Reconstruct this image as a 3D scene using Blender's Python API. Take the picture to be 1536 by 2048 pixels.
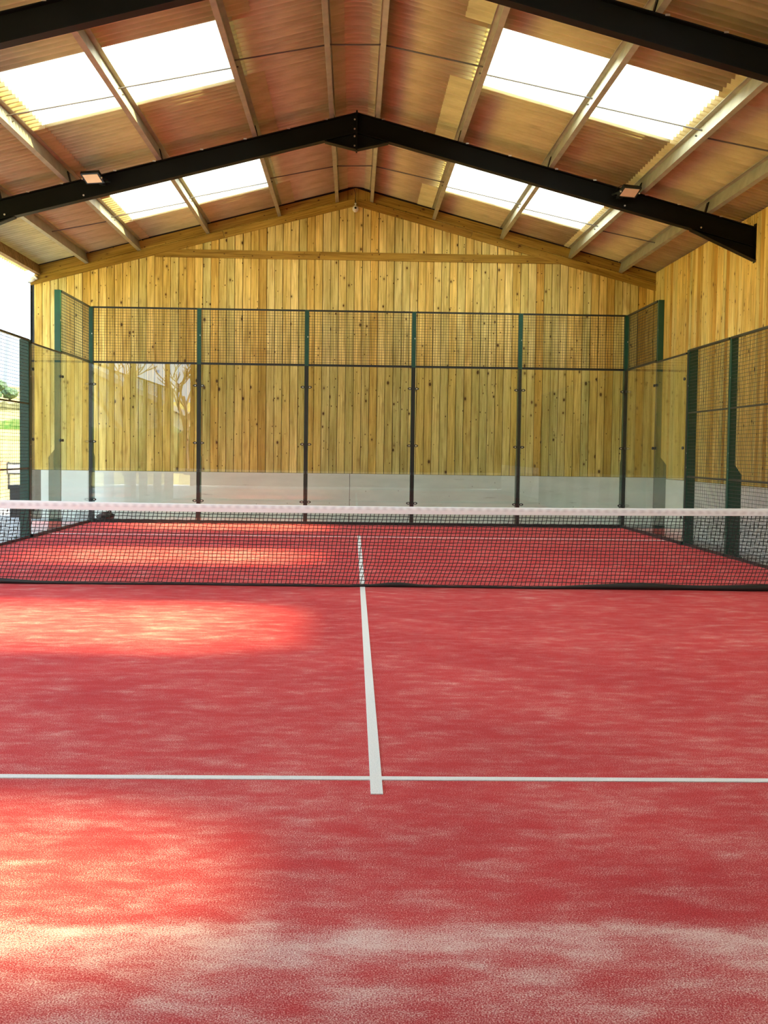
import bpy, math, random
from mathutils import Vector, Matrix
random.seed(7)
D = bpy.data
for o in list(D.objects): D.objects.remove(o)
SC = bpy.context.scene
COL = SC.collection
TAU = 2*math.pi

# ------------------------------------------------------------------ camera
F_PX, CAM = 2315.4, Vector((-.1118, -11.734, 1.374))
yaw, pit, rol = math.radians(1.5654), math.radians(-2.9608), math.radians(.7644)
fw = Vector((math.sin(yaw)*math.cos(pit), math.cos(yaw)*math.cos(pit), math.sin(pit)))
rt = Vector((math.cos(yaw), -math.sin(yaw), 0)); up = rt.cross(fw)
r2 = rt*math.cos(rol)+up*math.sin(rol); u2 = -rt*math.sin(rol)+up*math.cos(rol)
cam = D.objects.new('camera', D.cameras.new('camera')); COL.objects.link(cam)
cam.data.sensor_fit = 'HORIZONTAL'; cam.data.sensor_width = 36; cam.data.lens = 36*F_PX/1536
cam.data.clip_end = 2000; cam.data.clip_start = .05
cam.matrix_world = Matrix(((r2.x, u2.x, -fw.x, CAM.x), (r2.y, u2.y, -fw.y, CAM.y), (r2.z, u2.z, -fw.z, CAM.z), (0, 0, 0, 1)))
SC.camera = cam

# ------------------------------------------------------------------ sky, sun, exposure
SKY, SUN_E, EXPOSURE = 3.1, 44.0, .46
wd = D.worlds.new('sky'); SC.world = wd; wd.use_nodes = True
nt = wd.node_tree; nt.nodes.clear()
out = nt.nodes.new('ShaderNodeOutputWorld'); bg = nt.nodes.new('ShaderNodeBackground')
tc = nt.nodes.new('ShaderNodeTexCoord'); mp = nt.nodes.new('ShaderNodeMapping'); mp.inputs['Scale'].default_value = (1, 1, 2.6)
nz = nt.nodes.new('ShaderNodeTexNoise'); nz.inputs['Scale'].default_value = 2.2; nz.inputs['Detail'].default_value = 6
cr = nt.nodes.new('ShaderNodeValToRGB')
cr.color_ramp.elements[0].position = .38; cr.color_ramp.elements[0].color = (.50, .75, 1.0, 1)
cr.color_ramp.elements[1].position = .62; cr.color_ramp.elements[1].color = (.88, .95, 1.0, 1)
nt.links.new(tc.outputs['Generated'], mp.inputs['Vector']); nt.links.new(mp.outputs['Vector'], nz.inputs['Vector'])
nt.links.new(nz.outputs['Fac'], cr.inputs['Fac']); nt.links.new(cr.outputs['Color'], bg.inputs['Color'])
bg.inputs['Strength'].default_value = SKY; nt.links.new(bg.outputs[0], out.inputs[0])

sl = D.lights.new('sun_offscreen', 'SUN'); sl.energy = SUN_E; sl.angle = math.radians(9); sl.color = (1, .93, .78)
sun = D.objects.new('sun_offscreen', sl); COL.objects.link(sun)
sdir = Vector((-5.15, 1.05, -5.7)).normalized()
sun.rotation_euler = sdir.to_track_quat('-Z', 'Y').to_euler(); sun.location = (20, -5, 25)

SC.view_settings.view_transform = 'Standard'; SC.view_settings.look = 'None'
SC.view_settings.gamma = 1; SC.view_settings.exposure = EXPOSURE; SC.view_settings.use_curve_mapping = False
try:
    SC.cycles.transparent_max_bounces = 32; SC.cycles.max_bounces = 12; SC.cycles.diffuse_bounces = 6
except Exception: pass

# ------------------------------------------------------------------ materials
def mat(name):
    m = D.materials.new(name); m.use_nodes = True; t = m.node_tree; t.nodes.clear()
    o = t.nodes.new('ShaderNodeOutputMaterial'); return m, t, o
def nd(t, typ, **kw):
    n = t.nodes.new('ShaderNode'+typ)
    for k, v in kw.items():
        if k.startswith('i_'):
            key = k[2:].replace('_', ' ')
            n.inputs[key].default_value = v
        else: setattr(n, k, v)
    return n
def ramp(t, src, stops):
    n = t.nodes.new('ShaderNodeValToRGB'); e = n.color_ramp.elements
    while len(e) < len(stops): e.new(.5)
    for el, (p, c) in zip(e, stops):
        el.position = p; el.color = (c if isinstance(c, tuple) else (c, c, c))+(1,)
    t.links.new(src, n.inputs['Fac']); return n.outputs['Color']
def mathn(t, op, a, b=None, clamp=False):
    n = t.nodes.new('ShaderNodeMath'); n.operation = op; n.use_clamp = clamp
    for i, v in enumerate((a, b)):
        if v is None: continue
        if isinstance(v, (int, float)): n.inputs[i].default_value = v
        else: t.links.new(v, n.inputs[i])
    return n.outputs[0]
def mix(t, fac, a, b, blend='MIX'):
    n = t.nodes.new('ShaderNodeMix'); n.data_type = 'RGBA'; n.blend_type = blend
    ins = {'f': n.inputs[0], 'a': n.inputs[6], 'b': n.inputs[7]}
    for k, v in (('f', fac), ('a', a), ('b', b)):
        if hasattr(v, 'is_linked'): t.links.new(v, ins[k])
        elif k == 'f': ins[k].default_value = v
        else: ins[k].default_value = tuple(v)+(1,)
    return n.outputs[2]
def vec(t, src, scale, offs=None):
    n = t.nodes.new('ShaderNodeVectorMath'); n.operation = 'MULTIPLY'; n.inputs[1].default_value = scale
    t.links.new(src, n.inputs[0]); r = n.outputs[0]
    if offs is not None:
        a = t.nodes.new('ShaderNodeVectorMath'); a.operation = 'ADD'; t.links.new(r, a.inputs[0]); t.links.new(offs, a.inputs[1]); r = a.outputs[0]
    return r
def noise(t, v, scale, detail=3, rough=.5):
    n = nd(t, 'TexNoise'); n.inputs['Scale'].default_value = scale; n.inputs['Detail'].default_value = detail; n.inputs['Roughness'].default_value = rough
    t.links.new(v, n.inputs['Vector']); return n.outputs['Fac']
def principled(t, o, col, rough=.5, metal=0., spec=.5, bump=None, bstr=.3, bdist=.01):
    p = nd(t, 'BsdfPrincipled')
    if hasattr(col, 'is_linked'): t.links.new(col, p.inputs['Base Color'])
    else: p.inputs['Base Color'].default_value = tuple(col)+(1,)
    if hasattr(rough, 'is_linked'): t.links.new(rough, p.inputs['Roughness'])
    else: p.inputs['Roughness'].default_value = rough
    p.inputs['Metallic'].default_value = metal; p.inputs['Specular IOR Level'].default_value = spec
    if bump is not None:
        b = nd(t, 'Bump'); b.inputs['Strength'].default_value = bstr; b.inputs['Distance'].default_value = bdist
        t.links.new(bump, b.inputs['Height']); t.links.new(b.outputs[0], p.inputs['Normal'])
    t.links.new(p.outputs[0], o.inputs[0]); return p
def flat(name, col, rough=.5, metal=0., spec=.5, var=.12, scale=8):
    m, t, o = mat(name); c = nd(t, 'TexCoord').outputs['Object']
    n = noise(t, c, scale, 4)
    lo = tuple(x*(1-var) for x in col); hi = tuple(min(1, x*(1+var)) for x in col)
    principled(t, o, ramp(t, n, [(.3, lo), (.7, hi)]), rough, metal, spec); return m

def timber(name, cols, tone=1.0):
    """sawn treated softwood: per-board hue, grain, stain and knots (board runs along local z)"""
    m, t, o = mat(name); c = nd(t, 'TexCoord').outputs['Object']
    rnd = nd(t, 'ObjectInfo').outputs['Random']
    comb = nd(t, 'CombineXYZ'); 
    t.links.new(mathn(t, 'MULTIPLY', rnd, 37.), comb.inputs[0]); t.links.new(mathn(t, 'MULTIPLY', rnd, 91.), comb.inputs[2])
    off = comb.outputs[0]
    base = ramp(t, rnd, cols)
    grain = noise(t, vec(t, c, (55, 20, 1.3), off), 1, 5, .65)
    broad = noise(t, vec(t, c, (9, 4, .8), off), 1, 3, .55)
    stain = noise(t, vec(t, c, (4, 4, 1.1), off), 1.3, 2)
    k = tuple(tone*x for x in (.64, .60, .44)); k2 = tuple(min(1.3, tone*x) for x in (1.16, 1.14, 1.2))
    b = mix(t, 1., base, ramp(t, broad, [(.3, k), (.7, k2)]), 'MULTIPLY')
    b = mix(t, 1., b, ramp(t, grain, [(.30, (.50, .40, .26)), (.52, (1, 1, 1)), (.75, (1.2, 1.2, 1.22))]), 'MULTIPLY')
    b = mix(t, ramp(t, stain, [(.60, 0.), (.76, .6)]), b, (.36, .19, .035))
    v = nd(t, 'TexVoronoi'); v.inputs['Scale'].default_value = 1.; v.inputs['Randomness'].default_value = 1.
    t.links.new(vec(t, c, (7.5, 0, 4.6), off), v.inputs['Vector'])
    sep = nd(t, 'SeparateColor'); t.links.new(v.outputs['Color'], sep.inputs[0])
    size = mathn(t, 'ADD', mathn(t, 'MULTIPLY', mathn(t, 'POWER', sep.outputs[0], 2.4), .155), .008)
    kd = mathn(t, 'DIVIDE', v.outputs['Distance'], size)
    kn = ramp(t, mathn(t, 'MULTIPLY', kd, .4), [(.24, .97), (.38, .85), (.5, .25), (1., 0.)])
    b = mix(t, kn, b, (.085, .032, .008))
    v2 = nd(t, 'TexVoronoi'); v2.inputs['Scale'].default_value = 1.
    t.links.new(vec(t, c, (13, 0, 8.5), off), v2.inputs['Vector'])
    sp2 = nd(t, 'SeparateColor'); t.links.new(v2.outputs['Color'], sp2.inputs[0])
    k2_ = mathn(t, 'DIVIDE', v2.outputs['Distance'], mathn(t, 'ADD', mathn(t, 'MULTIPLY', mathn(t, 'POWER', sp2.outputs[1], 3.), .13), .004))
    b = mix(t, ramp(t, mathn(t, 'MULTIPLY', k2_, .4), [(.3, .9), (.5, 0.)]), b, (.06, .022, .006))
    hgt = mathn(t, 'SUBTRACT', grain, mathn(t, 'MULTIPLY', kn, .4))
    principled(t, o, b, .72, 0, .25, hgt, .25, .004); return m

BOARDC = [(0., (.58, .38, .10)), (.06, (.80, .58, .20)), (.14, (.86, .68, .30)), (.22, (.90, .71, .33)), (.26, (.62, .51, .20)), (.36, (.76, .62, .27)), (.42, (.66, .47, .15)), (.52, (.90, .67, .27)), (.60, (.76, .63, .31)), (.68, (.66, .56, .25)), (.76, (.88, .68, .29)), (.84, (.80, .55, .17)), (.90, (.54, .29, .05)), (.95, (.72, .50, .16)), (1., (.86, .64, .25))]
BOARDC = [(p_, (c_[0], min(.9, c_[1]*1.04), c_[2]*.88)) for p_, c_ in BOARDC]
M = {}
M['board'] = timber('golden treated boards', BOARDC)
M['plank'] = timber('rake plank timber', [(0., (.36, .225, .035)), (.5, (.44, .29, .05)), (1., (.27, .155, .022))])
M['eave_timber'] = timber('dark eave timber', [(0., (.27, .17, .07)), (1., (.33, .21, .09))])
M['near_wall_darkener'] = flat('unseen near wall darkener', (.05, .05, .05), .7)  # unseen near wall made dark to deepen shading on the roof corrugations
M['gap_shade'] = flat('backing in gap shade colour', (.012, .009, .006), .9)  # near-black backing colour stands in for shade in the board gaps
M['steel'] = flat('black painted steel', (.0045, .0045, .004), .5, 0, .12)
M['green'] = flat('dark green powder coat', (.005, .062, .042), .38, 0, .5)
M['black'] = flat('black powder coat', (.009, .013, .013), .4)
M['wire'] = flat('green coated wire', (.010, .022, .016), .5)
M['galv'] = flat('galvanised purlin', (.36, .36, .27), .45, .35, .5, .16, 5)
M['rod'] = flat('steel sag rod', (.13, .125, .115), .5, .4)
M['bolt'] = flat('bright bolt', (.75, .75, .72), .3, .9)
M['white'] = flat('white plastic', (.75, .75, .73), .35, 0, .5, .03)
M['lens'] = flat('black lens', (.004, .004, .004), .08)
M['lamp_face'] = flat('frosted lamp glass', (.80, .66, .52), .22, 0, .5, .04)
M['rubber'] = flat('black rubber', (.010, .010, .010), .6)
M['cable'] = flat('black cable', (.01, .01, .01), .5)
M['bin'] = flat('black plastic bin', (.012, .012, .013), .45)
M['bag'] = flat('black bag cloth', (.012, .012, .012), .6)
M['cord'] = flat('black net cord', (.010, .010, .012), .7)
M['grey_col'] = flat('grey steel column', (.055, .06, .065), .45, .2)
M['render'] = flat('white house cladding', (.78, .78, .76), .6, 0, .5, .04, 2)
M['slate'] = flat('grey slate roof', (.10, .10, .11), .6)
M['win'] = flat('dark window pane', (.02, .025, .03), .1)
M['bark'] = flat('brown bark', (.09, .06, .04), .8)
M['sign_face'] = flat('pale sign face', (.7, .7, .68), .5, 0, .5, .03)
M['orange'] = flat('orange-brown bare earth', (.42, .16, .04), .9)

# corrugated fibre cement, seen from below
m, t, o = mat('fibre cement underside'); c = nd(t, 'TexCoord').outputs['Object']; rnd = nd(t, 'ObjectInfo').outputs['Random']
b = ramp(t, rnd, [(0., (.53, .475, .27)), (.5, (.57, .51, .29)), (1., (.54, .485, .27))])
b = mix(t, 1., b, ramp(t, noise(t, vec(t, c, (1.4, 3, 3)), 1.2, 5, .6), [(.3, (.80, .78, .76)), (.7, (1.1, 1.1, 1.1))]), 'MULTIPLY')
b = mix(t, ramp(t, noise(t, vec(t, c, (1, 2.2, 1)), .9, 4), [(.62, 0.), (.8, .45)]), b, (.10, .09, .055))
principled(t, o, b, .85, 0, .2); M['sheet'] = m

# translucent glass-fibre rooflight
m, t, o = mat('translucent rooflight')
tl = nd(t, 'BsdfTranslucent'); tr = nd(t, 'BsdfTransparent'); gl = nd(t, 'BsdfDiffuse')
c = nd(t, 'TexCoord').outputs['Object']
cc = ramp(t, noise(t, vec(t, c, (.6, 9, 1)), 1, 4), [(.3, (.66, .76, .86)), (.7, (.74, .84, .94))])
t.links.new(cc, tl.inputs[0]); tr.inputs[0].default_value = (.96, .82, .43, 1); gl.inputs[0].default_value = (.85, .87, .86, 1)
m1 = nd(t, 'MixShader'); m1.inputs[0].default_value = .50; t.links.new(tl.outputs[0], m1.inputs[1]); t.links.new(tr.outputs[0], m1.inputs[2])
m2 = nd(t, 'MixShader'); m2.inputs[0].default_value = .08; t.links.new(m1.outputs[0], m2.inputs[1]); t.links.new(gl.outputs[0], m2.inputs[2])
t.links.new(m2.outputs[0], o.inputs[0]); M['rooflight'] = m

# glass pane: clear body with a green cast, Schlick reflection on each face
m, t, o = mat('toughened glass')
lw = nd(t, 'LayerWeight'); lw.inputs['Blend'].default_value = .5
fr = mathn(t, 'ADD', mathn(t, 'MULTIPLY', mathn(t, 'POWER', lw.outputs['Facing'], 5.), .94), .058, True)
tr = nd(t, 'BsdfTransparent'); tr.inputs[0].default_value = (.925, .965, .945, 1)
gl = nd(t, 'BsdfGlossy'); gl.inputs['Roughness'].default_value = 0.; gl.inputs['Color'].default_value = (1, 1, 1, 1)
ms = nd(t, 'MixShader'); t.links.new(fr, ms.inputs[0]); t.links.new(tr.outputs[0], ms.inputs[1]); t.links.new(gl.outputs[0], ms.inputs[2])
t.links.new(ms.outputs[0], o.inputs[0]); M['glass'] = m

# red sand-dressed turf
m, t, o = mat('red sanded turf'); c = nd(t, 'TexCoord').outputs['Object']
sx = nd(t, 'SeparateXYZ'); t.links.new(c, sx.inputs[0])
tuft = noise(t, c, 210, 2, .6); tuft2 = noise(t, c, 620, 1, .5)
big = noise(t, c, .8, 4, .55); med = noise(t, vec(t, c, (2.2, 3.2, 1)), 1.6, 5, .62); st = noise(t, vec(t, c, (3.2, 6.5, 1)), 1.5, 6, .68)
red = ramp(t, big, [(.3, (.47, .024, .036)), (.7, (.60, .039, .049))])
red = mix(t, .8, red, ramp(t, tuft, [(.28, (.45, .40, .42)), (.5, (.96, .96, .96)), (.72, (1.4, 1.5, 1.5))]), 'MULTIPLY')
# sand lies thicker along the near glass wall, beyond y = -8.4
def mr(src, a0, a1, b0, b1):
    n = nd(t, 'MapRange'); n.interpolation_type = 'SMOOTHSTEP'
    for k_, v_ in (('From Min', a0), ('From Max', a1), ('To Min', b0), ('To Max', b1)): n.inputs[k_].default_value = v_
    t.links.new(src, n.inputs['Value']); return n.outputs[0]
wob = mathn(t, 'MULTIPLY', mathn(t, 'SUBTRACT', noise(t, vec(t, c, (1, .3, 1)), 1.3, 4), .5), .16)
yy = mathn(t, 'ADD', sx.outputs[1], wob)
band = mathn(t, 'ADD', mr(yy, -8.36, -8.46, 0., .17), mathn(t, 'MULTIPLY', mr(yy, -8.40, -8.50, 0., .16), mr(yy, -8.55, -8.75, 1., 0.)))
band = mathn(t, 'ADD', band, mr(sx.outputs[1], -4., -8.2, 0., .07))
fieldn = mathn(t, 'ADD', mathn(t, 'MULTIPLY', mathn(t, 'SUBTRACT', med, .5), .75), mathn(t, 'MULTIPLY', mathn(t, 'SUBTRACT', st, .5), .95))
fieldn = mathn(t, 'ADD', fieldn, mathn(t, 'MULTIPLY', mathn(t, 'SUBTRACT', big, .5), .35))
cov = mathn(t, 'ADD', mathn(t, 'ADD', fieldn, band), .20)
gr = mathn(t, 'ADD', mathn(t, 'MULTIPLY', mathn(t, 'SUBTRACT', tuft, .5), 2.3), mathn(t, 'MULTIPLY', mathn(t, 'SUBTRACT', tuft2, .5), .9))
fac = ramp(t, mathn(t, 'ADD', mathn(t, 'ADD', cov, mathn(t, 'MULTIPLY', gr, .85)), .0), [(.20, 0.), (.44, .14), (.74, .70), (.95, .95)])
colr = mix(t, mathn(t, 'ADD', mathn(t, 'MULTIPLY', fac, .85), .03), red, (.90, .78, .75))
principled(t, o, colr, .95, 0, .05, tuft, .5, .006); M['turf'] = m
m, t, o = mat('white line turf'); c = nd(t, 'TexCoord').outputs['Object']
tuft = noise(t, c, 210, 2, .6)
principled(t, o, ramp(t, tuft, [(.25, (.60, .64, .68)), (.7, (.86, .88, .90))]), .95, 0, .05, tuft, .4, .005); M['line'] = m

m, t, o = mat('pale concrete panel'); c = nd(t, 'TexCoord').outputs['Object']
b = ramp(t, noise(t, vec(t, c, (.7, .7, 2.6)), 1.6, 6, .6), [(.3, (.66, .69, .68)), (.7, (.80, .82, .80))])
b = mix(t, ramp(t, noise(t, vec(t, c, (1.6, 1.6, 14)), 1.3, 3), [(.70, 0.), (.80, .5)]), b, (.20, .20, .19))
v = nd(t, 'TexVoronoi'); v.inputs['Scale'].default_value = 5; t.links.new(c, v.inputs['Vector'])
b = mix(t, ramp(t, v.outputs['Distance'], [(.03, .7), (.06, 0.)]), b, (.15, .15, .14))
principled(t, o, b, .7, 0, .3); M['concrete'] = m
m, t, o = mat('apron paving'); c = nd(t, 'TexCoord').outputs['Object']
b = ramp(t, noise(t, c, 2.2, 6, .6), [(.3, (.40, .42, .44)), (.7, (.54, .56, .58))])
principled(t, o, b, .6, 0, .4); M['apron'] = m
m, t, o = mat('white gravel'); c = nd(t, 'TexCoord').outputs['Object']
v = nd(t, 'TexVoronoi'); v.inputs['Scale'].default_value = 14; t.links.new(c, v.inputs['Vector'])
sep = nd(t, 'SeparateColor'); t.links.new(v.outputs['Color'], sep.inputs[0])
principled(t, o, ramp(t, sep.outputs[0], [(0., (.22, .21, .20)), (1., (.58, .57, .54))]), .9); M['gravel'] = m
m, t, o = mat('dry meadow grass'); c = nd(t, 'TexCoord').outputs['Object']
b = ramp(t, noise(t, vec(t, c, (.05, .16, 1)), 1.5, 6, .65), [(.3, (.20, .21, .05)), (.5, (.33, .28, .085)), (.7, (.38, .27, .09))])
b = mix(t, .6, b, ramp(t, noise(t, c, 6, 4), [(.3, (.6, .6, .6)), (.7, (1.2, 1.2, 1.2))]), 'MULTIPLY')
principled(t, o, b, .95, 0, .1); M['meadow'] = m
def leafmat(name, lo, hi):
    m, t, o = mat(name); c = nd(t, 'TexCoord').outputs['Object']
    principled(t, o, ramp(t, noise(t, c, 3, 4), [(.3, lo), (.7, hi)]), .7, 0, .3); return m
M['leaf'] = leafmat('dark foliage', (.020, .045, .020), (.05, .10, .04))
M['hedge'] = leafmat('bright hedge', (.05, .13, .02), (.13, .26, .04))
M['dull'] = leafmat('dull scrub', (.07, .075, .03), (.16, .15, .06))
m, t, o = mat('net tape'); c = nd(t, 'TexCoord').outputs['Object']
sx = nd(t, 'SeparateXYZ'); t.links.new(c, sx.inputs[0])
w = nd(t, 'TexWave'); w.inputs['Scale'].default_value = 3.6; w.inputs['Distortion'].default_value = 3.; w.inputs['Detail'].default_value = 2; t.links.new(vec(t, c, (1, 0, 4)), w.inputs['Vector'])
hb = ramp(t, mathn(t, 'ABSOLUTE', mathn(t, 'SUBTRACT', sx.outputs[2], .012)), [(.012, .38), (.02, 0.)])
principled(t, o, mix(t, mathn(t, 'MULTIPLY', hb, w.outputs['Fac']), (.76, .83, .90), (.42, .44, .52)), .8, 0, .1); M['tape'] = m

# ------------------------------------------------------------------ mesh helpers
class MB:
    def __init__(s): s.v = []; s.f = []
    def add(s, vs, fs):
        n = len(s.v); s.v += [tuple(x) for x in vs]; s.f += [tuple(i+n for i in f) for f in fs]; return s
    def box(s, x0, x1, y0, y1, z0, z1):
        return s.add([(x, y, z) for z in (z0, z1) for y in (y0, y1) for x in (x0, x1)],
                     [(0, 2, 3, 1), (4, 5, 7, 6), (0, 1, 5, 4), (2, 6, 7, 3), (0, 4, 6, 2), (1, 3, 7, 5)])
    def prism(s, poly, a, b, axis='y'):
        """polygon extruded along an axis; poly in the two other axes (order x,y,z)"""
        def P(p, d):
            return {'x': (d, p[0], p[1]), 'y': (p[0], d, p[1]), 'z': (p[0], p[1], d)}[axis]
        n = len(poly)
        vs = [P(p, a) for p in poly]+[P(p, b) for p in poly]
        fs = [tuple(range(n)), tuple(range(2*n-1, n-1, -1))]+[(i, i+n, (i+1) % n+n, (i+1) % n) for i in range(n)]
        return s.add(vs, fs)
    def tube(s, pts, r, n=6, cap=True):
        pts = [Vector(p) for p in pts]; rings = []
        rr = r if isinstance(r, (list, tuple)) else [r]*len(pts)
        for i, p in enumerate(pts):
            d = (pts[min(i+1, len(pts)-1)]-pts[max(i-1, 0)]).normalized()
            a = Vector((0, 0, 1)) if abs(d.z) < .9 else Vector((1, 0, 0))
            u = d.cross(a).normalized(); w = d.cross(u)
            rings.append([p+u*math.cos(TAU*k/n+math.pi/4)*rr[i]+w*math.sin(TAU*k/n+math.pi/4)*rr[i] for k in range(n)])
        vs = [q for ring in rings for q in ring]; fs = []
        for i in range(len(pts)-1):
            for k in range(n): fs.append((i*n+k, i*n+(k+1) % n, (i+1)*n+(k+1) % n, (i+1)*n+k))
        if cap: fs += [tuple(range(n-1, -1, -1)), tuple((len(pts)-1)*n+k for k in range(n))]
        return s.add(vs, fs)
    def lathe(s, prof, c=(0, 0, 0), n=20, axis='z'):
        vs = []; fs = []
        for r, h in prof:
            for k in range(n):
                a = TAU*k/n; x, y = r*math.cos(a), r*math.sin(a)
                vs.append({'z': (c[0]+x, c[1]+y, c[2]+h), 'y': (c[0]+x, c[1]+h, c[2]+y)}[axis])
        for i in range(len(prof)-1):
            for k in range(n): fs.append((i*n+k, i*n+(k+1) % n, (i+1)*n+(k+1) % n, (i+1)*n+k))
        return s.add(vs, fs)
    def mesh(s, name, m, smooth=False):
        me = D.meshes.new(name); me.from_pydata(s.v, [], s.f); me.materials.append(m if not isinstance(m, str) else M[m])
        if smooth: me.polygons.foreach_set('use_smooth', [True]*len(me.polygons))
        me.update(); return me
    def build(s, name, m, parent=None, loc=(0, 0, 0), smooth=False):
        return obj(name, s.mesh(name, m, smooth), parent, loc)
def obj(name, me, parent=None, loc=(0, 0, 0)):
    o = D.objects.new(name, me); COL.objects.link(o); o.location = loc
    if parent is not None: o.parent = parent
    return o
def thing(name, label, cat, loc=(0, 0, 0), group=None, rotz=0):
    o = D.objects.new(name, None); COL.objects.link(o); o.location = loc; o.rotation_euler = (0, 0, rotz); o.empty_display_size = .1
    return tag(o, label, cat, group)
def tag(o, label, cat, group=None):
    o['label'] = label; o['category'] = cat
    if group: o['group'] = group
    return o
def struct(o, label=None):
    o['kind'] = 'structure'
    if label: o['label'] = label
    return o
def copy_tree(o, parent=None):
    c = o.copy(); COL.objects.link(c); c.parent = parent
    for ch in o.children: copy_tree(ch, c)
    return c

# ------------------------------------------------------------------ key dimensions (metres)
YG = 10.834                      # inner face of the gable boards
WX = 5.731                       # inner face of the right wall boards
XL = -6.26                       # open side end of the gable boards
RX, RZ, SL = -.115, 6.252, .261  # ridge line, top of rafters, roof slope
PD = .20                         # purlin depth
YP = [5.193, -.735, -6.66, -12.59]
YN = -12.9                       # near end of the barn
def top(x): return RZ-SL*abs(x-RX)
ANG = math.atan(SL)

# ------------------------------------------------------------------ ground and floor
def hill(x, y):
    d = math.hypot(x, y+12)
    return max(0., d-42)*.066*min(1., max(0., d-42)/30)+.25*math.sin(x*.06)*math.sin(y*.05)*min(1, max(0, d-42)/20)
N = 60; mb = MB(); ext = 240
xs = [-ext+2*ext*i/N for i in range(N+1)]
vs = [(x, y, -.06+hill(x, y)) for y in xs for x in xs]
mb.add(vs, [(j*(N+1)+i, j*(N+1)+i+1, (j+1)*(N+1)+i+1, (j+1)*(N+1)+i) for j in range(N) for i in range(N)])
struct(mb.build('ground', 'meadow', smooth=True), 'dry yellow meadow rising to a low hill outside the barn')
fl = MB().box(-5, 5, -10, 10, -.04, 0).build('floor', 'turf'); struct(fl, 'red sand-dressed court turf')
def line(name, x0, x1, y0, y1):
    MB().box(x0, x1, y0, y1, -.003, .004).build(name, 'line', fl)
line('centre_line', -.025, .025, -7.15, 7.15)
line('service_line', -5, -.025, -6.95, -6.90); line('service_line', .025, 5, -6.95, -6.90)
line('service_line', -5, -.025, 6.90, 6.95); line('service_line', .025, 5, 6.90, 6.95)
ap = MB().box(-9.2, -5, -14, 12.0, -.06, -.012).box(5, 6.2, -14, 11.2, -.06, -.012).box(-5, 5, 10, 11.2, -.06, -.012).box(-5, 5, -14, -10, -.06, -.012)
struct(ap.build('floor_apron', 'apron'), 'pale concrete paving around the red court')
struct(MB().box(-14, -6.4, 12.0, 17.5, -.055, -.02).build('gravel_strip', 'gravel'), 'white gravel strip between paving and meadow')

# ------------------------------------------------------------------ gable wall
wb = MB().prism([(XL-.0, .0), (6.1, .0), (6.1, top(6.1)+.2), (RX, top(RX)+.2), (XL, top(XL)+.2)], YG+.028, YG+.06, 'y').build('wall_back', 'gap_shade')
struct(wb, 'gable wall of upright golden boards above a concrete plinth')
PITCH, BW = .1535, .1445
def board_mesh(h, w=BW):
    return MB().prism([(-w/2, .004), (-w/2+.004, 0), (w/2-.004, 0), (w/2, .004), (w/2, .022), (-w/2, .022)], 0, h, 'z').mesh('board', 'board')
x = XL+BW/2; zb = .948
while x-BW/2 < WX:
    bw_ = min(BW, WX+.024-(x-BW/2)); x += (bw_-BW)/2
    h = top(x)+.02-zb
    b = obj('board', board_mesh(h, bw_), wb, (x, YG+random.uniform(-.003, .003), zb)); b.rotation_euler = (0, random.uniform(-.0006, .0006), 0)
    x += PITCH
for x0, x1 in ((-6.13, -.176), (-.168, 5.75)):
    MB().box(x0, x1, YG-.045, YG+.02, -.02, .942).build('concrete_panel', 'concrete', wb)
# planks along the rake: lower ones proud of the boards, upper ones between the purlins
def slope_plank(name, xa, xb, lo, hi, y0, y1, mt='plank'):
    """a plank following the roof slope, its own local z running along the length"""
    L = math.hypot(xb-xa, top(xb)-top(xa)); hgt = (hi-lo)*math.cos(ANG)
    me = MB().prism([(0, y0), (hgt, y0), (hgt, y1), (0, y1)], 0, L, 'z').mesh(name, mt)
    o = obj(name, me, wb)
    a = Vector((xa, 0, top(xa)+lo)); bb = Vector((xb, 0, top(xb)+lo)); d = (bb-a).normalized(); n = Vector((-d.z, 0, d.x))
    if n.z < 0: n = -n
    yv = d.cross(n); 
    Mx = Matrix(((n.x, 0, d.x, a.x), (0, 1, 0, 0), (n.z, 0, d.z, a.z), (0, 0, 0, 1)))
    o.matrix_local = Mx; return o
for xa, xb in ((RX, -2.62), (-2.63, XL-.06), (RX, 2.1), (2.11, WX)):
    slope_plank('rake_plank', xa, xb, -.155, -.008, YG-.034, YG-.002)
PUR = [('l1', -.443), ('l2', -1.546), ('l3', -2.912), ('l4', -4.226), ('l5', -5.223), ('l6', -6.159),
       ('r1', .158), ('r2', 1.357), ('r3', 2.674), ('r4', 4.007), ('r5', 4.998)]
PX = dict(PUR)
for seq in (['l1', 'l2', 'l3', 'l4', 'l5', 'l6'], ['r1', 'r2', 'r3', 'r4', 'r5', None]):
    for a, b in zip(seq[:-1], seq[1:]):
        xa = PX[a]; xb = PX[b] if b else WX
        slope_plank('upper_rake_plank', xa, xb, .003, .185, YG-.016, YG+.014)
MB().prism([(PX['l1'], top(PX['l1'])), (PX['r1'], top(PX['r1'])), (PX['r1'], top(PX['r1'])+.17), (RX, RZ+.185), (PX['l1'], top(PX['l1'])+.17)], YG-.016, YG+.014, 'y').build('upper_rake_plank', 'plank', wb)
for sg in (-1, 1):
    xe = XL if sg < 0 else 6.05
    MB().prism([(RX, RZ+.188), (xe, top(xe)+.188), (xe, top(xe)+.27), (RX, RZ+.27)], YG-.012, YG+.06, 'y').build('leak_blocker_strip', 'gap_shade', wb)  # added strip blocks light leaking under the sheets, dark as the gap's shade
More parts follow.
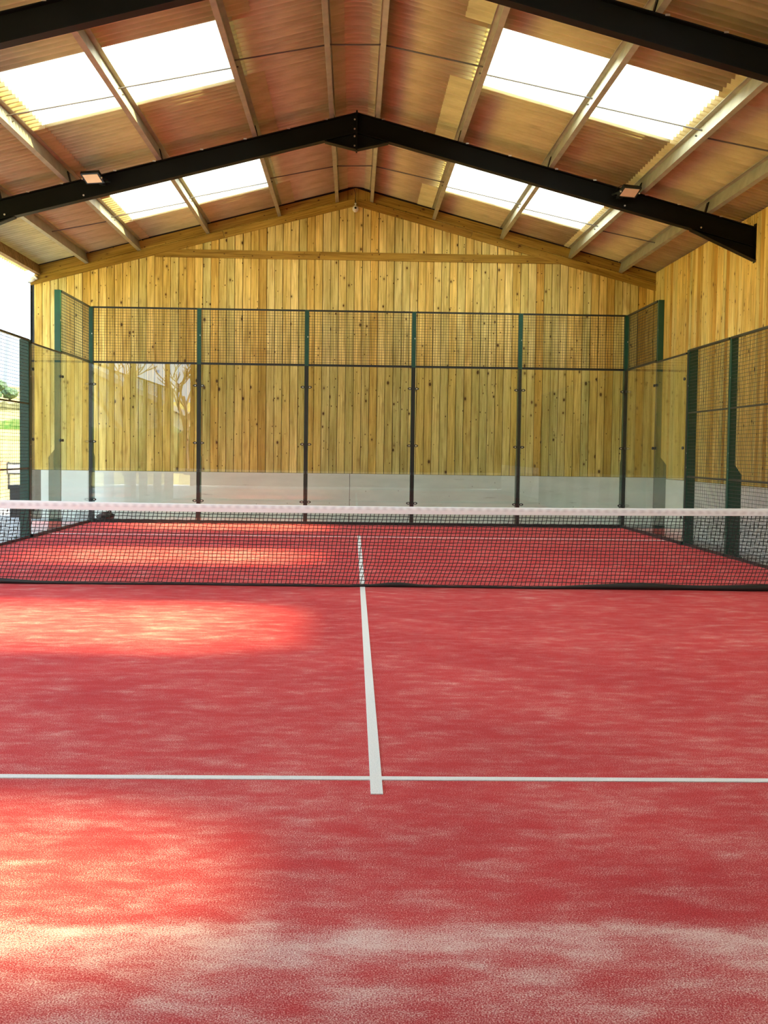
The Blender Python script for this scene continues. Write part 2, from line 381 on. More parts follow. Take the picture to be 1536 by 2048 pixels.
# level rail across the gable, two lengths
for xa, xb, dz in ((-3.95, -.80, .0), (-.79, 3.88, 0)):
    L = xb-xa; me = MB().prism([(0, -.03), (.150, -.03), (.150, -.001), (0, -.001)], 0, L, 'z').mesh('level_rail', 'plank')
    o = obj('level_rail', me, wb); o.matrix_local = Matrix(((0, 0, 1, xa), (0, 1, 0, YG), (1, 0, 0, 5.06), (0, 0, 0, 1)))

# ------------------------------------------------------------------ right wall
wr = MB().prism([(YN, 0), (YG+.03, 0), (YG+.03, top(WX)+.2), (YN, top(WX)+.2)], WX+.028, WX+.06, 'x').build('wall_right', 'gap_shade')
struct(wr, 'right side wall of upright golden boards above a concrete plinth')
me_r = [board_mesh(top(WX)+.203-zb) for _ in range(4)]
y = YG-BW/2-.005; k = 0
while y > YN:
    b = obj('board', me_r[k % 4], wr, (WX+random.uniform(-.003, .003), y, zb)); b.rotation_euler = (0, 0, -math.pi/2); y -= PITCH; k += 1
MB().box(WX+.024, WX+.05, YN, YG, top(WX)+.19, top(WX)+.27).build('leak_blocker_strip', 'gap_shade', wr)  # added, hidden behind the boards to block light leaking at the eaves
yy0 = YG-.05
while yy0 > YN:
    MB().box(WX-.105, WX+.02, max(YN, yy0-5.92), yy0, -.02, .940).build('concrete_panel', 'concrete', wr); yy0 -= 5.93
wf = MB().prism([(XL, 0), (6.1, 0), (6.1, top(6.1)+.2), (RX, RZ+.2), (XL, top(XL)+.2)], YN-.06, YN, 'y').build('wall_front', 'near_wall_darkener')
struct(wf, 'near gable wall behind the court')

# ------------------------------------------------------------------ roof
roof = D.objects.new('ceiling', None); COL.objects.link(roof); struct(roof, 'pitched barn roof of brown corrugated sheets with rooflights')
SW, NP, AMP = .99, 7, .040
def wave(a): return 1-2*((1-math.cos(a))/2)**2.3
def sheet_mesh(name, sg, d0, d1, dz, mt, solid=True):
    pitch = SW/NP; n = NP*12; vs = []; fs = []
    ext = pitch*.5
    ys = [-ext*.0+(SW+ext*.55)*i/n for i in range(n+1)]
    def ring(d, off): return [(RX+sg*d, yv, RZ-SL*d+PD+.0425+dz+off+AMP*wave(TAU*yv/pitch)) for yv in ys]
    a, b = ring(d0, 0), ring(d1, 0); vs = a+b; m_ = n+1
    fs = [(i, i+1, m_+i+1, m_+i) for i in range(n)]
    if solid:
        a2, b2 = ring(d0, .006), ring(d1, .006); vs += a2+b2
        fs += [(2*m_+i+1, 2*m_+i, 3*m_+i, 3*m_+i+1) for i in range(n)]
        fs += [(i+1, i, 2*m_+i, 2*m_+i+1) for i in range(n)]+[(m_+i, m_+i+1, 3*m_+i+1, 3*m_+i) for i in range(n)]
    mb = MB(); mb.add(vs, fs); return mb.mesh(name, mt, True)
tiers = {}
for sg in (-1, 1):
    tiers[sg, 'A'] = sheet_mesh('roof_sheet', sg, .16, 1.53, .016, 'sheet')
    tiers[sg, 'B'] = sheet_mesh('roof_sheet', sg, 1.18, 4.42, .008, 'sheet')
    tiers[sg, 'S'] = sheet_mesh('rooflight_sheet', sg, 1.39 if sg < 0 else 1.44, 4.42, .008, 'rooflight', False)
    tiers[sg, 'C'] = sheet_mesh('roof_sheet', sg, 3.96 if sg < 0 else 4.04, 6.42, .0, 'sheet')
# curved ridge cap
def ridge_mesh():
    pitch = SW/NP; n = NP*12; ys = [(SW+.04)*i/n for i in range(n+1)]; prof = []
    for i in range(13):
        d = -.36+.72*i/12; rr = .20
        z = -SL*abs(d) if abs(d) > rr else -SL*(rr/2+d*d/(2*rr))
        prof.append((d, z))
    vs = [(RX+d, yv, RZ+z+PD+.0665+AMP*wave(TAU*yv/pitch)) for d, z in prof for yv in ys]; m_ = n+1
    mb = MB(); mb.add(vs, [(j*m_+i, j*m_+i+1, (j+1)*m_+i+1, (j+1)*m_+i) for j in range(12) for i in range(n)])
    return mb.mesh('ridge_cap', 'sheet', True)
rm = ridge_mesh()
k = -14
while 1.28+SW*k < 11.0:
    y = 1.28+SW*k; lit = (k % 6) in (0, 1) if k > -9 else k == -11
    for sg in (-1, 1):
        obj('roof_sheet', tiers[sg, 'A'], roof, (0, y, 0))
        obj('rooflight_sheet' if lit else 'roof_sheet', tiers[sg, 'S' if lit else 'B'], roof, (0, y, 0))
        obj('roof_sheet', tiers[sg, 'C'], roof, (0, y, 0))
    obj('ridge_cap', rm, roof, (0, y, 0)); k += 1

# purlins: Z sections with slotted-looking upper flange, one object each
NUM = {'1': 'topmost', '2': 'second', '3': 'third', '4': 'fourth', '5': 'fifth', '6': 'lowest'}
for key, px in PUR:
    sg = -1 if key[0] == 'l' else 1
    side = 'open side' if sg < 0 else 'boarded wall side'
    label = f'{"dark timber eaves beam" if key == "l6" else "galvanised steel roof purlin"}, {NUM[key[1]]} from the ridge on the {side}'
    d = Vector((sg*1., 0, -SL)).normalized(); n = Vector((-d.z*sg*sg*0+sg*SL, 0, 1)).normalized()
    def P(a, b, px=px, d=d, n=n): q = Vector((px, 0, top(px)))+d*a+n*b; return (q.x, q.z)
    L0, L1 = YN+.02, YG-.014
    hb = {'1': .2115, '2': .204, '3': .204}.get(key[1], .196)   # packed up to the sheet it carries
    t_ = thing('eaves_beam' if key == 'l6' else 'purlin', label, 'beam', (px, L0, top(px)), 'roof purlins')
    def part(name, poly, mt, y0=L0, y1=L1):
        mb = MB().prism([P(*q) for q in poly], y0, y1, 'y')
        mb.v = [(a-px, b_-L0, c_-top(px)) for a, b_, c_ in mb.v]; return mb.build(name, mt, t_)
    if key == 'l6':
        part('beam', [(-.035, 0), (.035, 0), (.035, .20), (-.035, .20)], 'eave_timber')
    else:
        part('web', [(-.0015, .0), (.0015, .0), (.0015, hb), (-.0015, hb)], 'galv')
        part('lower_flange', [(.0015, 0), (.062, 0), (.062, .018), (.0585, .018), (.0585, .003), (.0015, .003)], 'galv')
        for yp in YP:
            part('cleat', [(-.014, .0), (-.004, .0), (-.004, .165), (-.014, .165)], 'steel', yp+.03, yp+.13)
        part('upper_flange', [(-.0015, hb), (-.062, hb), (-.062, hb-.016), (-.0585, hb-.016), (-.0585, hb-.003), (-.0015, hb-.003)], 'galv')
# sag rods between purlins at mid bay
for yb in (2.38+.0, 8.31, -3.55, -9.48):
    for seq, side in ((['l1', 'l2', 'l3', 'l4', 'l5'], 'open side'), (['r1', 'r2', 'r3', 'r4', 'r5'], 'boarded wall side')):
        for i, (a, b) in enumerate(zip(seq[:-1], seq[1:])):
            xa, xb = PX[a], PX[b]
            rod = MB().tube([(xa, yb+.11, top(xa)+.10), (xb+(.05 if xb > 0 else -.05), yb-.10, top(xb)+.10)], .010, 6).build('sag_rod', 'rod', roof)
    MB().tube([(PX['l1'], yb+.12, top(PX['l1'])+.10), (PX['r1'], yb+.12, top(PX['r1'])+.10)], .010, 6).build('sag_rod', 'rod', roof)

# ------------------------------------------------------------------ steel portal frames
BD = .288
def make_portal():
    r = thing('portal_frame', 'black steel portal frame', 'roof frame', (0, 0, 0), 'black steel roof frames')
    fw_, ft, wt_ = .15, .013, .010
    def rafter(sg):
        xe = WX+.02 if sg > 0 else -6.16
        mb = MB(); xa = RX
        def prism(lo0, hi0, y0, y1): mb.prism([(xa, top(xa)+lo0), (xe, top(xe)+lo0), (xe, top(xe)+hi0), (xa, top(xa)+hi0)], y0, y1, 'y')
        prism(-ft, 0, 0, fw_); prism(-BD, -BD+ft, 0, fw_); prism(-BD+ft, -ft, fw_/2-wt_/2, fw_/2+wt_/2)
        mb.build('rafter', 'steel', r)
        # tapering eaves haunch
        x0 = RX+sg*4.9; zb_ = 4.235 if sg > 0 else 4.20
        mb = MB().prism([(x0, top(x0)-BD), (xe, top(xe)-BD), (xe, zb_)], fw_/2-wt_/2, fw_/2+wt_/2, 'y')
        mb.prism([(x0, top(x0)-BD-ft), (x0, top(x0)-BD), (xe, zb_+ft*1.1), (xe, zb_)], 0, fw_, 'y')
        mb.build('eaves_haunch', 'steel', r)
        ep = MB().box(min(xe, xe-sg*.02), max(xe, xe-sg*.02), -.01, fw_+.01, zb_-.02, top(xe)+(.06 if sg > 0 else 0)).build('end_plate', 'steel', r)
        # apex haunch
        xh = RX+sg*.46
        mb = MB().prism([(RX, 5.745), (xh, top(xh)-BD), (RX, RZ-BD)], fw_/2-wt_/2, fw_/2+wt_/2, 'y')
        mb.prism([(RX, 5.725), (xh, top(xh)-BD-ft), (xh, top(xh)-BD+.002), (RX, 5.740)], 0, fw_, 'y')
        mb.build('apex_haunch', 'steel', r)
    for sg in (-1, 1): rafter(sg)
    MB().box(RX-.011, RX+.011, -.012, fw_+.012, 5.71, RZ+.022).build('apex_plate', 'steel', r)
    bolt = MB().lathe([(0, -.012), (.014, -.012), (.014, 0), (0, 0)], n=6, axis='y').mesh('bolt', 'bolt')
    for z in (5.79, 5.925, 6.03, 6.165): obj('bolt', bolt, r, (RX-.03, .067, z))
    for sg in (-1, 1):
        for d in (5.05, 3.92): obj('bolt', bolt, r, (RX+sg*d, .067, top(RX+sg*d)-.22))
    clip = MB().box(-.022, .022, -.004, .03, -.004, .014).mesh('cable_clip', 'bolt')
    for sg in (-1, 1):
        for i in range(9): 
            xx = RX+sg*(.36+.62*i)
            while any(-.045 < (xx-px)*sg < .095 for _, px in PUR if (px-RX)*sg > 0): xx += sg*.02
            obj('cable_clip', clip, r, (xx, 0, top(xx)))
    # columns: open side in view of the field, other side behind the boards
    mb = MB().box(-6.30, -6.288, 0, .15, -.02, top(-6.2)+.05).box(-6.172, -6.16, 0, .15, -.02, top(-6.172)).box(-6.288, -6.172, .07, .08, -.02, top(-6.288))
    mb.build('column', 'steel', r)
    mb = MB().box(WX+.075, WX+.087, 0, .15, -.02, top(WX)+.05).box(WX+.22, WX+.232, 0, .15, -.02, top(WX+.2)+.02).box(WX+.087, WX+.22, .07, .08, -.02, top(WX)+.03)
    mb.build('column', 'steel', r)
    return r
pf = make_portal()
PL = ['black steel roof frame closest to the boarded gable wall', 'black steel roof frame standing over the net',
      'black steel roof frame over the near half of the court', 'black steel roof frame against the near wall']
for i, yp in enumerate(YP):
    o = pf if i == 0 else copy_tree(pf)
    o.location = (0, yp, 0); o['label'] = PL[i]
# corner column of the gable on the open side
t_ = thing('corner_column', 'dark grey steel corner column at the open end of the gable', 'column', (-6.24, YG+.121, 0))
MB().box(-.115, -.105, -.06, .10, -.06, 4.62).box(.105, .115, -.06, .10, -.06, 4.6).box(-.105, .105, .0, .01, -.06, 4.6).build('column', 'grey_col', t_)
MB().box(-.17, .17, -.12, .16, -.06, -.04).build('base_plate', 'grey_col', t_)
t_ = thing('rainwater_outlet', 'white plastic gutter outlet under the eaves beam', 'gutter', (-6.30, YG-.078, 4.56))
MB().tube([(.08, 0, .06), (.02, 0, .02), (-.035, 0, -.005), (-.05, 0, -.05)], [.04, .045, .045, .04], 10).build('elbow', 'white', t_, smooth=True)
MB().tube([(.075, -.007, .055), (.10, -.007, .075)], .052, 10).build('socket', 'white', t_, smooth=True)

# ------------------------------------------------------------------ court cage
ZM, ZT = 2.962, 4.0
def stadium_ring():
    mb = MB(); n = 16; vs = []; fs = []
    for (rx_, rz_) in ((.042, .024), (.022, .010)):
        for y_ in (0, -.014):
            for k in range(n): a = TAU*k/n; vs.append((rx_*math.cos(a), y_, rz_*math.sin(a)))
    def q(l, k): return l*n+k % n
    for k in range(n):
        fs += [(q(1, k), q(1, k+1), q(3, k+1), q(3, k)), (q(0, k+1), q(0, k), q(2, k), q(2, k+1)), (q(0, k), q(0, k+1), q(1, k+1), q(1, k)), (q(3, k), q(3, k+1), q(2, k+1), q(2, k))]
    return mb.add(vs, fs).mesh('glass_clamp', 'black')
CLAMP = stadium_ring()
DOT = MB().lathe([(0, -.010), (.011, -.009), (.014, 0), (0, 0)], n=8, axis='y').mesh('bolt', 'bolt')
HOLE = MB().lathe([(0, -.008), (.010, -.008), (.012, -.002), (0, -.002)], n=8, axis='y').mesh('clamp_bolt', 'bolt')
PG = 'green posts of the court cage'
def post(x, y, face, h, label, glass_h=None, ears=(-1, 1), gusset=None, w=.075, dep=.09):
    """local frame: +y points out of the court; face = outward normal angle"""
    r = thing('court_post', label, 'post', (x, y, 0), PG, rotz=face)
    MB().box(-w/2, w/2, .018, .018+dep, 0, h).build('post', 'green', r)
    MB().box(-w/2-.0, -w/2+.012, .013, .018, 0, h).box(w/2-.012, w/2, .013, .018, 0, h).build('lip', 'green', r)
    if glass_h:
        MB().box(-.030, .030, .0115, .0185, .05, glass_h).build('sealing_strip', 'black', r)
    if gusset:
        MB().prism([(.10, 0), (.10+gusset[1], 0), (.10+gusset[1], gusset[0]-.14), (.10, gusset[0])], -.03, .03, 'x').build('gusset', 'green', r)
    for z in [z for z in (.35, 1.2, 1.42, 2.45, 3.5) if z < h-.2]:
        obj('bolt', DOT, r, (w/2-.016, .0225, z))
    MB().box(-w/2, w/2, .03, .24, -.011, .004).build('base_plate', 'green', r)
    return r
ORD = ['corner', 'second', 'third', 'fourth', 'fifth', 'corner']
for i, x in enumerate((-5, -3, -1, 1, 3, 5)):
    if i in (0, 5):
        lab = 'green corner post where end glass meets side glass, '+('open side' if i == 0 else 'boarded wall side')
    else: lab = f'dark green post behind the end glass, {ORD[i]} counting from the open side'
    post(x, 10.0, 0, ZT, lab, ZM, (-1, 1) if 0 < i < 5 else ((1,) if i == 0 else (-1,)), (1.35, .12))
for sx_ in (-1, 1):
    side = 'open side' if sx_ < 0 else 'boarded wall side'; face = math.pi/2 if sx_ < 0 else -math.pi/2
    post(5*sx_, 7.85, face, ZT, f'tall green post between the two side glass panes, {side}', ZM, (-1, 1), (1.36, .11))
    post(5*sx_, 6.0, face, ZM+.04, f'broad green post where side glass meets wire mesh, {side}', ZM, (1,) if sx_ > 0 else (-1,), None, .12, .13)
    post(5*sx_, 4.0, face, ZM+.04, f'green side fence post with wide lower gusset, first between mesh panels, {side}', None, (), (1.27, .10))
    post(5*sx_, 2.0, face, ZM+.04, f'green side fence post, second between mesh panels, {side}', None, (), (1.27, .10))
    post(5*sx_, 0.0, face, ZM+.04, f'green side fence post at the end of the net, {side}', None, (), (1.27, .10))
# glass panes, each held by clamps at both edges
GG = 'clear glass panels of the court cage'
def glass_panel(loc, face, w, ea, eb, label, zt=ZM-.003):
    r = thing('glazed_panel', label, 'glass panel', loc, GG, rotz=face)
    MB().box(-w/2, w/2, 0, .012, .045, zt).build('pane', 'glass', r)
    for z in (.42, 1.50, 2.565):
        for xx in ([-w/2+.052] if ea else [])+([w/2-.052] if eb else []):
            c_ = obj('glass_clamp', CLAMP, r, (xx, .0005, z)); obj('clamp_bolt', HOLE, c_, (0, 0, 0))
for i, x in enumerate((-4, -2, 0, 2, 4)):
    lab = ['clear end glass panel in the corner on the open side', 'clear end glass panel second from the open side', 'clear end glass panel in the middle of the far wall',
           'clear end glass panel second from the boarded wall', 'clear end glass panel in the corner by the boarded wall'][i]
    glass_panel((x, 10.0, 0), 0, 1.976, True, True, lab)
for sx_ in (-1, 1):
    side = 'open side' if sx_ < 0 else 'boarded wall side'; face = math.pi/2 if sx_ < 0 else -math.pi/2
    for (ya, yb), nm in (((9.97, 7.86), 'touching the corner'), ((7.84, 6.06), 'next to the wire mesh')):
        glass_panel((5*sx_, (ya+yb)/2, 0), face, ya-yb, True, True, f'clear side glass panel {nm}, {side}', ZM-.003 if ya > 8 else ZM-.018)
# mesh panels
def wire_mesh(w, z0, z1, name='wire_mesh'):
    """bars in local x (width, centred) and z"""
    mb = MB(); r = .0025; p = .0502
    nv = int(w/p); 
    for i in range(nv+1):
        x_ = -w/2+(w-nv*p)/2+i*p; mb.box(x_-r, x_+r, -r, r, z0, z1)
    nh = int((z1-z0)/p)
    for i in range(nh+1):
        z_ = z0+((z1-z0)-nh*p)/2+i*p; mb.box(-w/2, w/2, -3*r, -r, z_-r, z_+r)
    me = mb.mesh(name, 'wire'); return me
def mesh_panel(loc, face, w, z0, z1, label, rails=(), th=.032):
    r = thing('mesh_panel', label, 'mesh panel', loc, 'wire mesh panels of the court cage', rotz=face)
    o = obj('wire_mesh', wire_mesh(w, z0+.01, z1-.01), r, (0, .03, 0)); o['kind'] = 'stuff'
    MB().box(-w/2, w/2, .0, .034, z1-th, z1).build('top_rail', 'black', r)
    MB().box(-w/2, w/2, .0, .034, z0, z0+.04).build('bottom_rail', 'black', r)
    for z in rails: MB().box(-w/2, w/2, .018, .040, z-.012, z+.012).build('middle_rail', 'black', r)
    return r
for i, x in enumerate((-4, -2, 0, 2, 4)):
    lab = 'wire mesh panel above the end glass, '+['corner by the open side', 'second from the open side', 'middle one', 'second from the boarded wall', 'corner by the boarded wall'][i]
    mesh_panel((x, 10.0, 0), 0, 1.926, ZM-.005, ZT, lab, (), .03)
for sx_ in (-1, 1):
    side = 'open side' if sx_ < 0 else 'boarded wall side'; face = math.pi/2 if sx_ < 0 else -math.pi/2
    mesh_panel((5*sx_, 8.93, 0), face, 2.085, ZM-.005, ZT, f'wire mesh panel above the corner side glass, {side}', (), .03)
    for ya, yb, nm in ((5.94, 4.037, 'beside the glass'), (3.963, 2.037, 'second from the glass'), (1.963, .037, 'beside the net end')):
        mesh_panel((5*sx_, (ya+yb)/2, 0), face, ya-yb, .0, ZM+.04, f'tall wire mesh fence panel {nm}, {side}', (1.055, 2.035))
    r = tag(MB().box(-.9, .9, -.008, .0132, 0, .026).build('glass_top_rail', 'black', None, (5*sx_, 6.955, ZM-.022)), f'slim dark rail capping the lower side glass, {side}', 'rail'); r.rotation_euler = (0, 0, face)
    r = tag(MB().box(-1.95, 1.95, -.022, .0132, 0, .05).build('floor_channel', 'black', None, (5*sx_, 8.0, 0)), f'black floor channel holding the side glass, {side}', 'rail'); r.rotation_euler = (0, 0, face)
r = tag(MB().box(-4.95, 4.95, -.022, .0132, 0, .055).build('floor_channel', 'black', None, (0, 10, 0)), 'black floor channel along the foot of the end glass', 'rail')

# ------------------------------------------------------------------ net
net = thing('court_net', 'black cord net with white top tape across the red court', 'net', (0, 0, 0))
def ztop(x): return .824+.0015*x*x
mb = MB(); nx = 226; px_ = 9.7/nx; rows = 21
def npt(i, j):
    x0 = -4.82+i*px_; f = j/rows; z = .028+(ztop(x0)-.070-.028)*(f**.94)
    lean = .10*(1-f)+.05*math.sin(x0*1.7)*(1-f)**2+.10*max(0, (1-f)-.72)
    return (x0-lean+.003*math.sin(i*2.1+j*1.3), .012*math.sin(x0*2.2)*(1-f)-.03*max(0, .25-f), z+.0022*math.sin(i*1.7+j*2.3))
G = [[npt(i, j) for j in range(rows+1)] for i in range(nx+1)]
def bar(a, b, r=.0034):
    dx, dz = b[0]-a[0], b[2]-a[2]; l = math.hypot(dx, dz); nx_, nz_ = -dz/l*r, dx/l*r
    vs = []
    for p in (a, b): vs += [(p[0]+nx_, p[1], p[2]+nz_), (p[0], p[1]-r, p[2]), (p[0]-nx_, p[1], p[2]-nz_), (p[0], p[1]+r, p[2])]
    mb.add(vs, [(k, (k+1) % 4, 4+(k+1) % 4, 4+k) for k in range(4)])
for i in range(nx+1):
    for j in range(rows): bar(G[i][j], G[i][j+1])
for j in range(rows+1):
    for i in range(nx): bar(G[i][j], G[i+1][j])
o = mb.build('cord_mesh', 'cord', net); o['kind'] = 'stuff'
mb = MB(); n = 120; prof = [(-.006, -.076), (-.009, -.04), (-.008, -.006), (0, 0), (.008, -.006), (.009, -.04), (.006, -.076)]
vs = []
for i in range(n+1):
    x_ = -5.013+10.026*i/n
    w_ = .076+.012*max(0, -x_/4)
    for (py, pz) in prof: vs.append((x_, py+.002*math.sin(x_*9), ztop(x_)-.79+pz*w_/.076))
m_ = len(prof)
mb.add(vs, [(i*m_+k, (i+1)*m_+k, (i+1)*m_+k+1, i*m_+k+1) for i in range(n) for k in range(m_-1)])
mb.build('top_tape', 'tape', net, (0, 0, .79), True)
pts = []; rad = []
for i in range(161):
    x_ = -5.005+10.01*i/160
    g = .010+.020*max(0, math.sin((x_+5.6)*1.05))**3*(x_ < -2.5)+.016*(1/(1+math.exp(-(x_-2.1)*9)))*(1+.25*math.sin(x_*5))+.012*math.exp(-((x_-.35)/.22)**2)
    g = max(.009, g*1.15); pts.append((x_, -.012+.015*math.sin(x_*2.6)+.008*math.sin(x_*6.1), g+.001)); rad.append(g)
MB().tube(pts, rad, 8).build('bottom_rope', 'rubber', net, (0, 0, 0), True)

# ------------------------------------------------------------------ floodlights, camera
def floodlight(x, label, yawz):
    zc = top(x)-.10
    r = thing('floodlight', label, 'floodlight', (x, YP[0]-.245, zc), 'floodlights on the roof frame', rotz=yawz)
    body = MB().prism([(-.145, -.105), (.145, -.105), (.145, .105), (-.145, .105)], 0, .045, 'y')
    h_ = body.build('housing', 'black', r); h_.rotation_euler = (math.radians(60), 0, 0)
    MB().prism([(-.118, -.080), (.118, -.080), (.118, .080), (-.118, .080)], -.006, .001, 'y').build('lamp_glass', 'lamp_face', h_)
    fins = MB()
    for i in range(7): fins.box(-.12+.04*i-.004, -.12+.04*i+.004, .045, .07, -.08, .08)
    fins.build('cooling_fins', 'black', h_)
    MB().box(-.158, -.150, -.01, .235, -.012, .012).box(.150, .158, -.01, .235, -.012, .012).box(-.158, .158, .227, .235, -.012, .012).build('bracket', 'black', r)
    MB().box(-.03, .03, .228, .325, -.03, .03).build('mounting_foot', 'black', r)
    for e in (-1, 1): obj('bolt', DOT, r, (e*.154, -.012, 0))
    MB().tube([(.05*(1 if x > 0 else -1), .08, .07), (.03, .12, .14), (-.04, .17, .13), (-.10, .20, .09)], .006, 6).build('cable', 'cable', r)
floodlight(-3.84, 'black floodlight on the roof frame, open side', math.radians(-18))
floodlight(3.80, 'black floodlight on the roof frame, boarded wall side', math.radians(18))
sc_ = thing('security_camera', 'white round security camera under the gable ridge', 'camera', (-.122, YG-.10, 6.025))
MB().lathe([(0, -.068), (.028, -.062), (.048, -.042), (.058, -.012), (.056, .015), (.044, .042), (.025, .058), (0, .064)], n=20).build('body', 'white', sc_, smooth=True)
MB().lathe([(0, -.062), (.016, -.062), (.022, -.055), (.022, -.040), (0, -.040)], n=16, axis='y').build('lens', 'lens', sc_, (0, 0, .004), True)
MB().lathe([(.012, .055), (.012, .085), (.019, .092), (.019, .104), (0, .106)], n=14).build('stem', 'white', sc_, smooth=True)
MB().tube([(0, .0, .10), (.0, .068, .115)], .014, 8).build('arm', 'white', sc_)
MB().tube([(0, .03, .11), (.004, .045, .17), (0, .04, .25), (-.012, .04, .33), (-.045, .045, .415)], .005, 6).build('cable', 'cable', sc_)

# ------------------------------------------------------------------ outside things
t_ = thing('storage_bin', 'black plastic bin standing on the paving outside', 'bin', (-6.68, 11.45, -.012))
MB().prism([(-.20, -.16), (.24, -.16), (.24, .2), (-.20, .2)], 0, .56, 'z').build('body', 'bin', t_)
MB().prism([(-.23, -.19), (.27, -.19), (.27, .23), (-.23, .23)], .56, .64, 'z').build('lid', 'bin', t_)
bag = thing('black_bag', 'black sack lying behind the end glass in the corner', 'bag', (-4.80, 10.42, -.012))
mb = MB(); rows_, n = 8, 18; vs = []
for j in range(rows_+1):
    ph = math.pi*j/rows_
    for k in range(n):
        a = TAU*k/n; w_ = 1+.12*math.sin(a*3+j)+.08*math.sin(a*5-j*2)
        vs.append((.17*w_*math.sin(ph)*math.cos(a), .12*w_*math.sin(ph)*math.sin(a), max(0, .09+.085*math.cos(ph)*(1+.1*math.sin(a*2)))))
mb.add(vs, [(j*n+k, j*n+(k+1) % n, (j+1)*n+(k+1) % n, (j+1)*n+k) for j in range(rows_) for k in range(n)])
mb.build('sack', 'bag', bag, smooth=True)
MB().tube([(.02, 0, .17), (.06, .01, .20), (.09, 0, .18)], [.02, .012, .022], 8).build('tied_neck', 'bag', bag, smooth=True)

sg_ = thing('notice_board', 'small pale notice board on two posts in the meadow', 'sign', (-11.85, 29.0, -.06))
MB().box(-.33, .33, -.01, .01, .48, .90).build('frame', 'grey_col', sg_); MB().box(-.28, .28, -.016, -.0105, .54, .84).build('panel', 'sign_face', sg_)
for e in (-.27, .27): MB().box(e-.03, e+.03, .01, .05, 0, .92).build('post', 'grey_col', sg_)
tag(MB().tube([(x_, y_, hill(x_, y_)-.03) for x_, y_ in ((-11.6, 25.5), (-13.6, 31.5), (-15.4, 38.), (-16.6, 43.), (-17.6, 47.))], [.10, .16, .18, .2, .15], 8).build('earth_bank', 'orange'), 'low orange-brown earth bank crossing the meadow below the notice board', 'earth bank')

def blob(c, r, mt, parent, name='crown', n=2, amp=.28, seed=0):
    import bmesh
    bm = bmesh.new(); bmesh.ops.create_icosphere(bm, subdivisions=n+1, radius=1); rnd_ = random.Random(seed)
    ph = [rnd_.uniform(0, 6) for _ in range(6)]
    for v in bm.verts:
        q = v.co; s_ = 1+amp*(.5*math.sin(q.x*4+ph[0])*math.sin(q.y*4+ph[1])+.5*math.sin(q.z*6+ph[2])*math.sin(q.x*7+ph[3]))+rnd_.uniform(-.06, .06)
        v.co = Vector((q.x*r[0]*s_, q.y*r[1]*s_, q.z*r[2]*s_))
    me = D.meshes.new(name); bm.to_mesh(me); bm.free(); me.materials.append(M[mt]); return obj(name, me, parent, c)
def dirpos(u, dist): # a bearing in plan, measured from the camera's viewing axis to a distance along y
    return CAM.x+(u-706.5)/2315.4*dist, CAM.y+dist
TREES = [(3, 175, 1.45, 'leaf', 'rounded dark green tree on the crest of the hill'), (-80, 172, 3.2, 'leaf', 'wide dark green tree on the hill crest left of the rounded one'),
         (27, 148, 1.0, 'leaf', 'small dark bush on the hillside below the crest'), (-2, 146, .8, 'leaf', 'low dark bush on the hillside below the crest'), (-160, 150, 3.0, 'leaf', 'dark tree high on the hillside')]
for i, (u, dist, r, mt, lab) in enumerate(TREES):
    x_, y_ = dirpos(u, dist); z_ = hill(x_, y_)-.06
    t_ = thing('hill_tree' if r > 1.2 else 'hill_bush', lab, 'tree' if r > 1.2 else 'bush', (x_, y_, z_), 'trees on the hill')
    MB().tube([(0, 0, -.3), (0, 0, r*.7)], [.18, .12], 8).build('trunk', 'bark', t_)
    blob((0, 0, r*.85), (r, r, r*.72), mt, t_, 'crown', 2, .2, i)
def hedge(name, lab, u0, u1, dist, h, mt, seed):
    xa, y_ = dirpos(u0, dist); xb, _ = dirpos(u1, dist); xm = (xa+xb)/2; z_ = hill(xm, y_)-.06
    rnd_ = random.Random(seed); n = 46; m_ = 7; vs = []
    for i in range(n+1):
        x_ = xa+(xb-xa)*i/n; hh = h*(.75+.5*rnd_.random())
        for k in range(m_):
            a = math.pi*k/(m_-1); vs.append((x_-xm, -math.cos(a)*h*.6, -.3+(hill(x_, y_)-.06-z_)+hh*math.sin(a)*(.9+.2*rnd_.random())+.3*math.sin(a)))
    mb = MB().add(vs, [(i*m_+k, (i+1)*m_+k, (i+1)*m_+k+1, i*m_+k+1) for i in range(n) for k in range(m_-1)])
    return tag(mb.build(name, mt, None, (xm, y_, z_)), lab, 'hedge')
hedge('field_hedge', 'bright green hedge crossing the meadow', -260, 120, 78, .62, 'hedge', 3)
hedge('field_hedge', 'dull brown-green scrub line higher up the meadow', -260, 140, 106, .7, 'dull', 5)
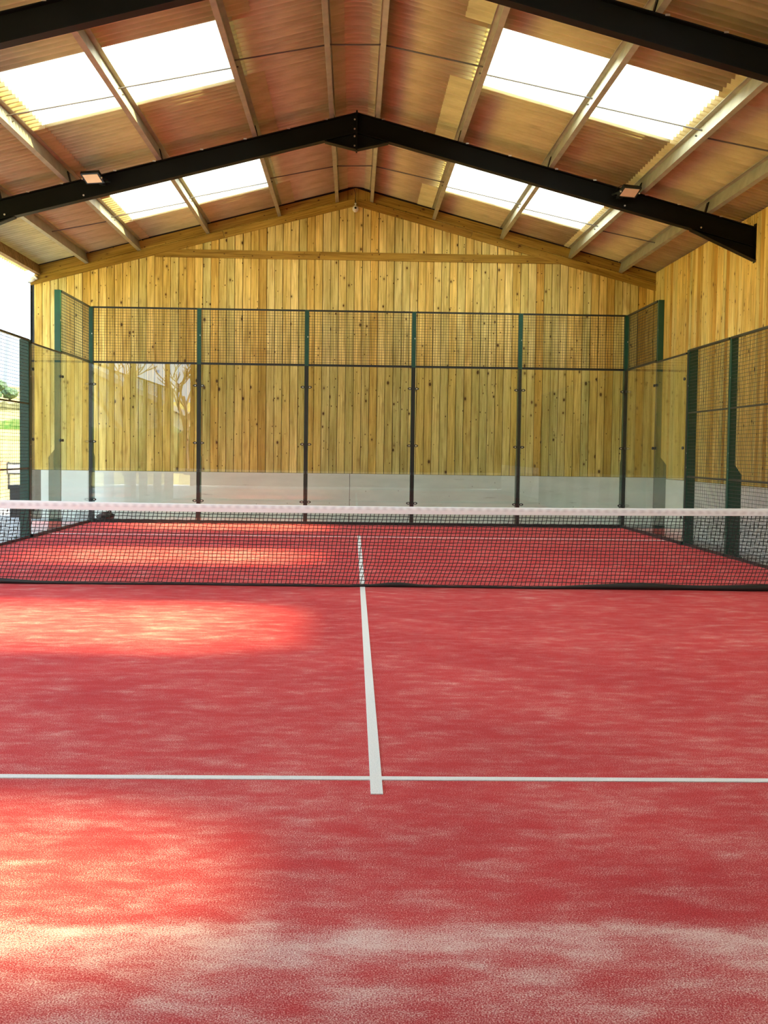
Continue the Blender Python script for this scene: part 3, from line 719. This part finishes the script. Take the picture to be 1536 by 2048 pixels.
# house and trees beyond the near end of the barn, mirrored in the corner glass
hs = thing('farmhouse', 'white clad farmhouse with grey gable roof across the yard', 'house', (-19.5, -49, -.06))
MB().prism([(-8.6, 0), (8.6, 0), (8.6, 3.4), (0, 7.3), (-8.6, 3.4)], -5, 5, 'y').build('walls', 'render', hs)
for e in (-1, 1): MB().prism([(0, 7.32), (e*8.9, 3.29), (e*8.9, 3.42), (0, 7.46)], -5.3, 5.3, 'y').build('roof_slope', 'slate', hs)
for xw in (-5, -1.6, 2.0, 5.4):
    w_ = MB().box(xw-.5, xw+.5, 5.0, 5.03, 1.2, 2.4).build('window', 'win', hs); MB().box(xw-.56, xw+.56, 5.0, 5.05, 1.1, 1.2).build('sill', 'render', w_)
def bare_tree(loc, h, lab, seed):
    rnd_ = random.Random(seed); mb = MB()
    t_ = thing('bare_tree', lab, 'tree', loc, 'trees across the yard')
    def grow(p, d, l, r, dep):
        e = p+d*l; mid = p+d*l*.5+Vector((rnd_.uniform(-.06, .06)*l, rnd_.uniform(-.06, .06)*l, 0))
        mb.tube([p, mid, e], [r, r*.85, r*.65], 5, False)
        if dep == 0: return
        for _ in range(3):
            nd_ = (d+Vector((rnd_.uniform(-.8, .8), rnd_.uniform(-.8, .8), rnd_.uniform(-.15, .5)))).normalized()
            grow(p+d*l*rnd_.uniform(.65, 1), nd_, l*rnd_.uniform(.55, .75), r*.6, dep-1)
    grow(Vector((0, 0, -.1)), Vector((0, 0, 1)), h*.36, h*.022, 4)
    mb.build('branches', 'bark', t_)
bare_tree((-9.5, -34, -.06), 9, 'bare branched tree in the yard before the farmhouse', 4)
bare_tree((-12.2, -30, -.06), 8, 'smaller bare tree nearer the barn than the farmhouse', 9)
rnd_ = random.Random(8); vs = []; n_ = 60; m_ = 9
for i in range(n_+1):
    for k in range(m_):
        a = math.pi*k/(m_-1); vs.append((-15+30*i/n_, math.cos(a)*(.8+.2*rnd_.random()), (2.5+.5*rnd_.random())*math.sin(a)**.5-.05))
tag(MB().add(vs, [(i*m_+k, i*m_+k+1, (i+1)*m_+k+1, (i+1)*m_+k) for i in range(n_) for k in range(m_-1)]).build('yard_hedge', 'leaf', None, (-16, -39, -.06)), 'tall dark hedge along the far side of the yard', 'hedge')
